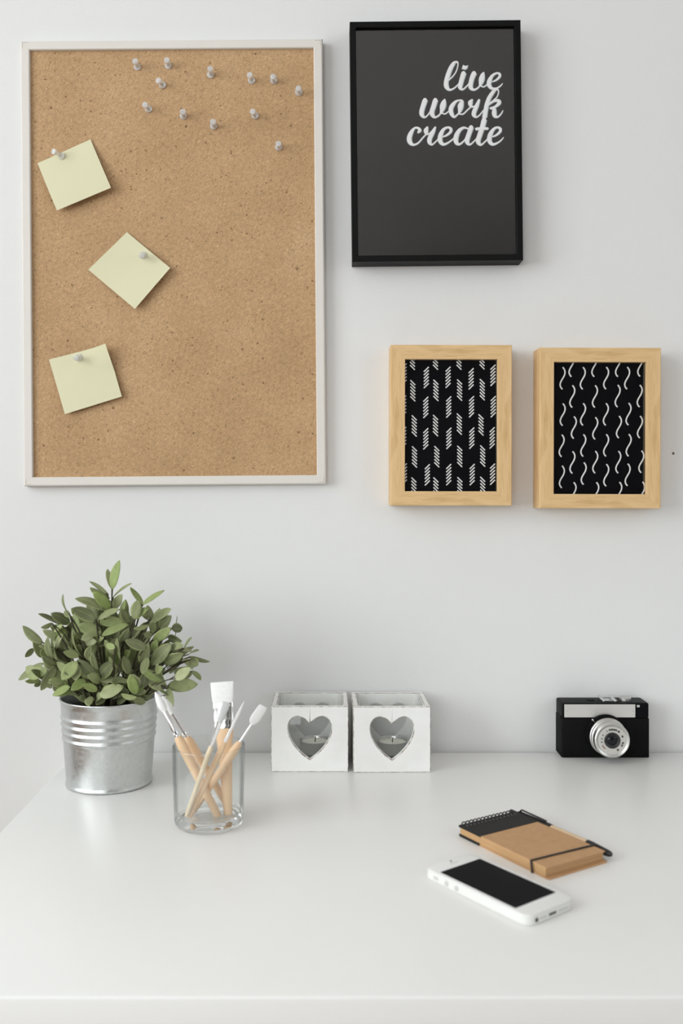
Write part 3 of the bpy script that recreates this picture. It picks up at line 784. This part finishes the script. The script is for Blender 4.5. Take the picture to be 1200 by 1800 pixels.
# ------------------------------------------------------------------ glass of brushes
gc = Vector((-.1277, .989 + CAMY, DZ))
tum = MB()
gp = [(0, .0012), (.030, .0008), (.0335, .0004), (.0352, .0018), (.0358, .005), (.0364, .02), (.0372, .05), (.0379, .0815), (.0376, .0831), (.0371, .0835), (.0366, .0831),
      (.0362, .0815), (.0356, .05), (.0348, .02), (.0338, .0125), (.031, .0102), (.02, .0095), (0, .0092)]
tum.lathe(gp, 96)
for f in tum.bm.faces:
    if f.calc_center_median().z < .0122: f.material_index = 1
tum_o = tum.build('drinking_glass', [M_THIN, M_TUMBLER], None, 60, loc=gc)
tag(tum_o, 'clear straight drinking glass holding paint brushes beside the steel pot', 'glass')
g8 = lambda u, v, d: P(260 + u / 5.217, 1180 + v / 5.217, d)
U8 = .98 / 5.217 / F
def brush(label, end, tip, d0, d1, s_br, s_fe, prof_h, prof_f, prof_b, mh=None, mbr=None, side=(1, 0, 0), n=20):
    """end/tip in picture units; s_br, s_fe = where bristles and ferrule stop along end->tip; profs = (s, rx, ry) in picture units"""
    A, B = g8(*end, d0), g8(*tip, d1)
    root = thing('paint_brush', label, 'paint brush', A, (0, 0, 0), 'paint brushes in the glass')
    def seg(name, prof, m):
        pts = [(B - A) * s for s, _, _ in prof]; rad = [(rx * U8, ry * U8) for _, rx, ry in prof]
        MB().tube(pts, rad, n, side=side).build(name, m, root, 50)
    seg('handle', prof_h, mh or M_HANDLE); seg('ferrule', prof_f, M_CHROME); seg('bristles', prof_b, mbr or M_BRISTLE)
brush('round paint brush leaning far left with a pointed white tip, in front of its twin', (650, 1345), (66, 190), .985, .992, .86, .64,
      [(0, 20, 20), (.01, 34, 34), (.2, 38, 38), (.45, 44, 44), (.56, 47, 47), (.62, 42, 42), (.645, 32, 32)],
      [(.64, 30, 30), (.655, 32, 32), (.66, 29, 29), (.672, 32, 32), (.69, 29, 29), (.85, 25, 25), (.853, 22, 22)],
      [(.845, 24, 24), (.87, 34, 34), (.90, 40, 40), (.94, 34, 34), (.975, 20, 20), (1, 5, 5)])
brush('round paint brush leaning left, half hidden behind the front pointed one', (765, 1290), (128, 225), 1.004, 1.012, .86, .64,
      [(0, 18, 18), (.01, 30, 30), (.2, 34, 34), (.5, 42, 42), (.6, 44, 44), (.645, 30, 30)],
      [(.64, 28, 28), (.655, 31, 31), (.66, 27, 27), (.672, 31, 31), (.69, 27, 27), (.85, 23, 23)],
      [(.845, 23, 23), (.88, 34, 34), (.91, 37, 37), (.95, 28, 28), (1, 5, 5)])
brush('wide flat paint brush standing tallest at the back of the glass', (735, 1338), (678, 97), .990, 1.016, .84, .65,
      [(0, 30, 18), (.01, 38, 24), (.2, 50, 28), (.4, 62, 30), (.55, 74, 30), (.62, 84, 28), (.655, 88, 26)],
      [(.65, 94, 28), (.66, 97, 29), (.67, 94, 27), (.70, 95, 27), (.71, 97, 28), (.72, 95, 26), (.80, 96, 22), (.805, 98, 23), (.815, 96, 21), (.845, 97, 19)],
      [(.84, 95, 20), (.87, 102, 24), (.93, 107, 20), (.985, 110, 10), (1, 110, 5)], n=36)
brush('slim paint brush with a pale handle and long grey head, nearest the front', (352, 1330), (722, 285), .972, .952, .85, .62,
      [(0, 12, 12), (.01, 20, 20), (.3, 22, 22), (.55, 24, 24), (.63, 18, 18)],
      [(.62, 17, 17), (.63, 20, 20), (.64, 17, 17), (.655, 20, 20), (.67, 18, 18), (.83, 28, 17)],
      [(.825, 27, 16), (.9, 33, 15), (.98, 36, 8), (1, 36, 4)], mh=M_HANDLE2, mbr=M_BRISTLEG)
brush('thin pointed paint brush with white tip, right of the slim grey headed one', (378, 1340), (882, 275), .976, .962, .86, .66,
      [(0, 14, 14), (.01, 24, 24), (.25, 25, 25), (.5, 28, 28), (.6, 28, 28), (.66, 16, 16)],
      [(.65, 16, 16), (.66, 18, 18), (.672, 15, 15), (.685, 17, 17), (.7, 15, 15), (.85, 12, 12)],
      [(.845, 13, 13), (.89, 16, 16), (.94, 10, 10), (1, 2, 2)])
brush('small flat paint brush with a slanted white head, leaning farthest right', (392, 1325), (1060, 318), .996, .980, .84, .66,
      [(0, 14, 14), (.01, 24, 24), (.25, 30, 30), (.5, 40, 40), (.6, 42, 42), (.66, 30, 30), (.68, 14, 14)],
      [(.67, 13, 13), (.68, 12, 12), (.84, 10, 10)],
      [(.835, 14, 10), (.85, 34, 14), (.88, 48, 16), (.94, 48, 14), (.985, 44, 8), (1, 36, 5)], side=(.83, 0, .56))

# ------------------------------------------------------------------ heart candle boxes
half = [(0, -88), (14, -102), (40, -122), (78, -136), (112, -127), (135, -98), (143, -58), (136, -18), (116, 28), (86, 70), (48, 109), (20, 131), (0, 146)]
hr = catmull([(x, y, 0) for x, y in half], 5)
heart = [(p.x, -p.y) for p in hr] + [(-p.x, -p.y) for p in hr[-2:0:-1]]
UB = .0958 / 508
def heart_panel(w_, h_, t):
    """panel in x/z, thickness from y=0 to t, hearts cut right through"""
    b = bmesh.new(); hz = h_ / 2 + 12 * UB
    H = [(x * UB, z * UB + hz) for x, z in heart]
    O = []
    for x, z in H:
        dx, dz = x, z - hz
        if abs(dx) + abs(dz) < 1e-9: dz = 1e-6
        ts = []
        if dx: ts.append((w_ / 2) / abs(dx))
        if dz > 0: ts.append((h_ - hz) / dz)
        if dz < 0: ts.append(hz / -dz)
        k = min(ts); O.append([dx * k, hz + dz * k])
    for cx, cz in ((w_ / 2, 0), (-w_ / 2, 0), (w_ / 2, h_), (-w_ / 2, h_)):
        j = min(range(len(O)), key=lambda i: (O[i][0] - cx) ** 2 + (O[i][1] - cz) ** 2); O[j] = [cx, cz]
    n = len(H); ch = .0011
    Hc = []
    for i in range(n):
        p, q = Vector(H[i - 1]), Vector(H[(i + 1) % n]); tt = (q - p).normalized(); nn = Vector((-tt.y, tt.x))
        c = Vector(H[i]); ctr = Vector((0, hz))
        if nn.dot(c - ctr) < 0: nn = -nn
        Hc.append(c + nn * ch)
    vO0 = [b.verts.new((x, 0, z)) for x, z in O]; vO1 = [b.verts.new((x, t, z)) for x, z in O]
    vC0 = [b.verts.new((x, 0, z)) for x, z in Hc]; vH0 = [b.verts.new((x, ch, z)) for x, z in H]; vH1 = [b.verts.new((x, t, z)) for x, z in H]
    for i in range(n):
        j = (i + 1) % n
        b.faces.new((vO0[i], vO0[j], vC0[j], vC0[i]))
        f = b.faces.new((vC0[i], vC0[j], vH0[j], vH0[i])); f.material_index = 1
        b.faces.new((vH0[i], vH0[j], vH1[j], vH1[i]))
        b.faces.new((vH1[i], vH1[j], vO1[j], vO1[i]))
        b.faces.new((vO1[i], vO1[j], vO0[j], vO0[i]))
    bmesh.ops.recalc_face_normals(b, faces=b.faces)
    es = [e for e in b.edges if len(e.link_faces) == 2 and e.calc_face_angle() > 1.2 and
          all(abs(abs(v.co.x) - w_ / 2) < 1e-6 or v.co.z < 1e-6 or abs(v.co.z - h_) < 1e-6 for v in e.verts)]
    bmesh.ops.bevel(b, geom=es, offset=.0007, segments=2, affect='EDGES', material=1)
    return b
BW, BH, BDp, BT = .0958, .0812, .083, .0065
def candle_box(label, x, y, rz):
    t = thing('candle_box', label, 'candle holder', (x, y, DZ), (0, 0, rz), 'white heart candle boxes')
    m = MB(); m.join(heart_panel(BW, BH, BT)); m.build('front_panel', [M_BOX, M_WORN], t)
    m = MB(); b = heart_panel(BW, BH, BT)
    bmesh.ops.transform(b, matrix=Matrix.Translation((0, BDp, 0)) @ Matrix.Rotation(PI, 4, 'Z'), verts=b.verts); m.join(b); m.build('back_panel', [M_BOX, M_WORN], t)
    for s in (-1, 1):
        x0, x1 = sorted((s * BW / 2, s * (BW / 2 - BT)))
        MB().box((x0, BT, 0), (x1, BDp - BT, BH), .0009, 2, bmat=1).build('side_panel', [M_BOX, M_WORN], t)
    MB().box((-BW / 2 + BT, BT, .001), (BW / 2 - BT, BDp - BT, .006)).build('base_panel', [M_BOX, M_WORN], t)
    return t
def votive(label, x, y, rz):
    w_ = BW - 2 * BT - .0030; dp = BDp - 2 * BT - .0030; z0, z1, th = .0065, BH + .0012, .0035
    b = bmesh.new()
    rings = [(rrect(-w_ / 2 + o, -dp / 2 + o, w_ / 2 - o, dp / 2 - o, max(.0015, .007 - o), 5), z) for o, z in
             ((.004, z0), (.0015, z0 + .0006), (.0005, z0 + .003), (0, z1 - .001), (.0008, z1), (th - .0008, z1), (th, z1 - .001), (th + .0006, z0 + .010), (th + .003, z0 + .0065))]
    V = [[b.verts.new((px, py, z)) for px, py in r] for r, z in rings]
    for A, B in zip(V, V[1:]):
        for i in range(len(A)): b.faces.new((A[i], A[(i + 1) % len(A)], B[(i + 1) % len(A)], B[i]))
    b.faces.new(V[0][::-1]); b.faces.new(V[-1])
    m = MB(); m.join(b); o = m.build('glass_votive', M_VOTIVE, None, 50, loc=(x, y, DZ), rot=(0, 0, rz))
    return tag(o, label, 'candle glass', 'square glass votives')
def tealight(label, x, y):
    z = DZ + .0132
    t = thing('tealight', label, 'candle', (x, y, z), (0, 0, 0), 'tealights in the votives')
    MB().lathe([(0, 0), (.0185, 0), (.019, .0006), (.0192, .0145), (.0198, .0150), (.0194, .0155), (.0188, .0145), (.0186, .001), (0, .001)], 48).build('metal_cup', M_ALU, t, 50)
    MB().lathe([(0, .0012), (.0184, .0012), (.0184, .0118), (.017, .0128), (.008, .0123), (0, .0121)], 48).build('wax', M_WAX, t, 50)
    MB().tube([(0, 0, .011), (0, 0, .015), (.001, -.0005, .019)], .0006, 8).build('wick', M_WICK, t)
dA = 590.7 / 506.7; yA = CAMY + dA
for cxp, yf, rz, w1, w2 in ((544.2, yA, 0, 'left', 'left'), (688.8, CAMY + 1.1635, math.radians(1.0), 'right', 'right')):
    x = (cxp - CX) * (yf - CAMY) / F
    candle_box(f'distressed white wooden candle box with heart cut-out, {w1} one of the pair', x, yf, rz)
    cxm = x - math.sin(rz) * BDp / 2; cym = yf + BDp / 2
    votive(f'square clear glass votive inside the {w1} heart box', cxm, cym, rz)
    tealight(f'white tealight in metal cup, seen through the {w1} heart', cxm + (.006 if w1 == 'left' else .004), cym + .002)

# ------------------------------------------------------------------ film camera
yF = CAMY + 1.2255; cx0 = (1064.2 - CX) * 1.2255 / F
cw, chh, cdp = .1144, .0712, .0352
fc = thing('film_camera', 'vintage black film camera with silver lens on the desk by the wall', 'camera', (cx0, yF, DZ))
b = MB(); hw = cw / 2
b.prism(rrect(-hw, 0, hw, cdp, .0025, 4), 0, .0512, bevel=.0008).build('body', M_CAMTEX, fc, 40)
tp = MB(); tp.prism(rrect(-hw + .0004, .0004, hw - .0004, cdp - .0004, .003, 4), .0512, .0712, bevel=.0022, seg=3)
tp.build('top_cover', M_CAMBODY, fc, 40)
MB().box((-hw + .0032, -.0009, .0528), (.0384, .0006, .0697), .0003).build('front_plate', M_CAMPLATE, fc)
for x in (-hw + .0065, .0355):
    MB().lathe([(0, .0018), (.0006, .0016), (.0008, .0005), (0, 0)], 12, c=(x, 0, .0612), axis='Y').build('screw', M_STEEL, fc, 50)
MB().box((.0405, -.0006, .0535), (.0555, .0010, .0700), .0006).build('viewfinder', M_SCREEN, fc)
MB().box((.0404, -.0012, .0662), (.0440, -.0004, .0690), .0002).build('viewfinder_window', M_GREY, fc)
MB().box((-hw - .0004, .009, .0505), (hw + .0004, cdp - .004, .0522), .0003).build('back_seam', M_CAMBODY, fc)
# shoe and winder on top
sh = MB()
for x in (.0015, .0165):
    sh.tube([(x, .008, .0715), (x - .003, .017, .0748), (x - .003, .026, .0748)], [(.0022, .0010)] * 3, 8, side=(1, 0, 0))
sh.box((-.001, .010, .0710), (.0180, .026, .0722), .0003)
sh.build('accessory_shoe', M_STEEL, fc, 40)
MB().lathe([(0, .0708), (.0078, .0708), (.0078, .0742), (.0072, .0749), (.0055, .0749), (.0050, .0745), (0, .0745)], 40, c=(.0310, .0185, 0)).build('rewind_dial', M_LENSRING, fc, 40)
MB().lathe([(0, .0708), (.0050, .0708), (.0050, .0722), (0, .0724)], 32, c=(-.0150, .0185, 0)).build('frame_counter', M_CAMBODY, fc, 40)
lx, lz = (1063 - CX) * 1.2255 / F - cx0, CAMZ - 440 * 1.2255 / F - DZ
Lc = (lx, 0, lz)
MB().lathe([(0, 0), (.0260, 0), (.0260, .0050), (.0252, .0060), (0, .0060)], 64, c=Lc, axis='Y').build('lens_mount', M_CAMBODY, fc, 40)
MB().lathe([(0, .005), (.0212, .005), (.0212, .0110), (.0234, .0114), (.0238, .0122), (.0238, .0146), (.0232, .0152), (.0226, .0154), (.0226, .0164), (.0231, .0168),
            (.0231, .0200), (.0226, .0205), (.0219, .0208), (.0219, .0236), (.0224, .0242), (.0227, .0252), (.0227, .0300), (.0223, .0318), (.0213, .0326), (.0202, .0324), (.0190, .0315), (.0183, .0312), (.0120, .0308), (0, .0306)], 72, c=Lc, axis='Y').build('lens_barrel', M_LENSRING, fc, 28)
MB().lathe([(.0176, .0314), (.0180, .0318), (.0176, .0319), (.0100, .0314), (.0100, .0308), (.0176, .0308)], 72, c=Lc, axis='Y', closed=True).build('dial_face', M_LENSFACE, fc, 28)
MB().lathe([(0, .0296), (.0096, .0296), (.0100, .0326), (.0090, .0330), (.0068, .0318), (0, .0316)], 56, c=Lc, axis='Y').build('lens_hood', M_BLACK, fc, 40)
MB().lathe([(.0066, .0314), (.006, .0322), (.004, .0329), (.002, .0332), (0, .0333)], 40, c=Lc, axis='Y').build('front_element', M_LENS, fc, 60)
mk = MB(); mr = MB()
def mark(mb, ang, r, h, w_):
    a = math.radians(ang); M = Matrix.Translation((lx, -.0320, lz)) @ Matrix.Rotation(a, 4, 'Y')
    mb.box((-w_ / 2, -.0003, r - h / 2), (w_ / 2, .0004, r + h / 2), M=M)
rq = random.Random(5)
for ang, n_ in ((-30, 1), (-14, 2), (-2, 2), (10, 2), (20, 2), (36, 2), (68, 2), (104, 2), (118, 2), (150, 2)):
    for k in range(n_):
        da = (k - (n_ - 1) / 2) * 5.2
        mark(mk, ang + da - 1.1, .0139, .0021, .00034); mark(mk, ang + da + 1.1, .0139, rq.choice((.0021, .0012)), .00034)
        M0 = rq.choice((-.0009, .0009, 0)); mark(mk, ang + da, .0139 + M0, .00034, .0008)
for ang in (-100, -82, -62):
    mark(mk, ang, .0137, .0016, .0003); mark(mk, ang + 3, .0137, .0016, .0003); mark(mk, ang + 1.5, .0137, .0003, .0009)
for ang in (-120, -128, -136):
    mark(mr, ang, .0140, .0017, .0004); mark(mr, ang + 2.5, .0140, .001, .0003)
mk.build('dial_marking', M_DARK, fc); mr.build('red_dial_marking', M_RED, fc)
rg = MB()
for k in range(90):
    a = 2 * PI * k / 90
    rg.box((-.0003, -.0144, .0236), (.0003, -.0124, .0241), M=Matrix.Translation(Lc) @ Matrix.Rotation(a, 4, 'Y'))
rg.build('knurled_ring', M_LENSRING, fc)
a = math.radians(-42)
MB().box((-.0010, -.0060, .0225), (.0010, -.0040, .0275), .0004, M=Matrix.Translation(Lc) @ Matrix.Rotation(a, 4, 'Y')).build('shutter_lever', M_STEEL, fc)

# ------------------------------------------------------------------ notebook and pen
FL = Vector((.197, .8463 + CAMY, DZ)); ex = Vector((.0659, .0406, 0)).normalized(); ey = Vector((-ex.y, ex.x, 0))
rzN = math.atan2(ex.y, ex.x); NW, NL, NH = .0770, .1285, .0112
nbk = thing('notebook', 'kraft spiral notebook with black top strip and elastic band', 'notebook', FL, (0, 0, rzN))
MB().prism(rrect(0, 0, NW, NL - .004, .002, 3), 0, .0014, bevel=.0003).build('back_cover', M_KRAFT, nbk)
def skew(x, y, h): return (x, y, h)
MB().box((.0006, .0045, .0014), (NW - .002, NL - .004, NH - .0024)).build('page_block', M_PAGES, nbk)
b = MB(); b.box((0, .0030, NH - .0022), (NW - .0010, NL - .034, NH - .0008), .0003)
b.build('front_cover', M_KRAFT, nbk)
b = MB(); b.box((-.0003, NL - .036, NH - .0022), (NW - .0007, NL - .002, NH - .0002), .0003); b.build('top_strip', M_BLACKCARD, nbk)
MB().box((-.0003, NL - .034, .0001), (.0004, NL - .003, .0026), .0001).build('lower_strip', M_BLACKCARD, nbk)
for k in range(14):
    x = .006 + k * (NW - .012) / 13
    pts = [(x + (.0010 if a < 180 else -.0010) * math.cos(math.radians(a)) * .4, NL - .0035 + .0052 * math.sin(math.radians(a)) , NH * .5 + .0078 * math.cos(math.radians(a))) for a in range(-70, 251, 20)]
    MB().tube(pts, .00065, 7, cap=True).build('spiral_coil', M_BLACK, nbk)
for k in range(14):
    x = .006 + k * (NW - .012) / 13
    MB().box((x - .0009, NL - .0090, NH - .0003), (x + .0009, NL - .0070, NH - .0001)).build('punched_hole', M_CARD, nbk)
s_ = .020
band = [(-.0012, s_ + .0002, .0004), (-.0014, s_, .003), (-.0014, s_ + .001, NH - .0025), (-.0005, s_ + .0015, NH - .0002), (.002, s_ + .0015, NH - .0001), (NW * .5, s_ - .0005, NH), (NW - .003, s_ - .003, NH), (NW - .0005, s_ - .003, NH - .0015), (NW + .0002, s_ - .003, .004), (NW + .0002, s_ - .003, .0004)]
MB().tube(catmull(band, 5), [(.0011, .0008)] * (5 * 9 + 1), 10, side=(0, 1, 0)).build('elastic_band', M_BLACK, nbk, 50)
pen = thing('pen', 'slim kraft barrelled pen with black clip end and tip along the notebook edge', 'pen', FL + ex * (NW + .0046) + Vector((0, 0, .0064)), (0, 0, rzN))
def pl(name, prof, m):
    MB().lathe([(r, h) for r, h in prof], 28, M=Matrix.Rotation(-PI / 2, 4, 'X')).build(name, m, pen, 40)
pl('barrel', [(0, .030), (.0040, .030), (.0040, .078), (0, .078)], M_PAPERPEN)
pl('tip', [(0, -.0005), (.0020, .0005), (.0030, .003), (.0042, .020), (.0045, .0235), (.0045, .030), (0, .030)], M_BLACK)
pl('cap', [(0, .078), (.0043, .078), (.0045, .080), (.0043, .112), (.0040, .126), (.0024, .127), (.0024, .138), (.0020, .139), (0, .139)], M_BLACK)
MB().tube([(0, .124, .0040), (0, .122, .0064), (0, .100, .0060), (0, .086, .0056)], [(.0017, .0006)] * 4, 8, side=(1, 0, 0)).build('clip', M_BLACK, pen, 40)

# ------------------------------------------------------------------ phone
pcx, pcy = .1458, .8226 + CAMY
lx_ = Vector((.0474, .0354, 0)).normalized(); rzP = math.atan2(lx_.y, lx_.x)
PW, PL, PH = .0600, .1245, .0088
ph = thing('phone', 'white smartphone with dark screen lying in front of the notebook', 'phone', (pcx, pcy, DZ), (0, 0, rzP))
MB().prism(rrect(-PW / 2, -PL / 2, PW / 2, PL / 2, .0095, 8), .0002, PH - .0010, bevel=.0012, seg=3).build('case', M_PHONESIDE, ph, 40)
MB().prism(rrect(-PW / 2 + .0007, -PL / 2 + .0007, PW / 2 - .0007, PL / 2 - .0007, .0090, 8), PH - .0011, PH, bevel=.0005, seg=3).build('front_glass', M_PHONE, ph, 40)
MB().prism(rrect(-.0252, -.0447, .0252, .0447, .0004, 2), PH - .0002, PH + .00015).build('screen', M_SCREEN, ph)
MB().prism(rrect(-.005, .0522, .005, .0534, .0006, 3), PH - .0001, PH + .0001).build('ear_speaker', M_GREY, ph)
MB().lathe([(0, 0), (.0012, 0), (.0012, .0002), (0, .0002)], 16, c=(-.0, .0570, PH - .0001)).build('front_camera', M_PORT, ph)
for y in (.0190, .0315):
    MB().lathe([(0, 0), (.0023, 0), (.0023, .0007), (.0020, .0009), (0, .0009)], 20, c=(-PW / 2 + .0002, y, PH * .5), M=Matrix.Rotation(-PI / 2, 4, 'Y')).build('volume_button', M_GREY, ph, 40)
MB().box((-PW / 2 - .0006, .0425, PH * .5 - .0013), (-PW / 2 + .0003, .0480, PH * .5 + .0013), .0003).build('mute_switch', M_GREY, ph)
yb = -PL / 2
MB().lathe([(0, 0), (.0018, 0), (.0018, .0004), (0, .0004)], 20, c=(-.0195, yb + .0001, PH * .48), axis='Y').build('headphone_jack', M_PORT, ph)
MB().box((-.0045, yb - .0003, PH * .48 - .0010), (.0045, yb + .0003, PH * .48 + .0010), .0002).build('charging_port', M_PORT, ph)
for x0, x1 in ((-.0155, -.0075), (.0075, .0190)):
    MB().box((x0, yb - .0002, PH * .48 - .0006), (x1, yb + .0002, PH * .48 + .0006)).build('speaker_grille', M_GREY, ph)
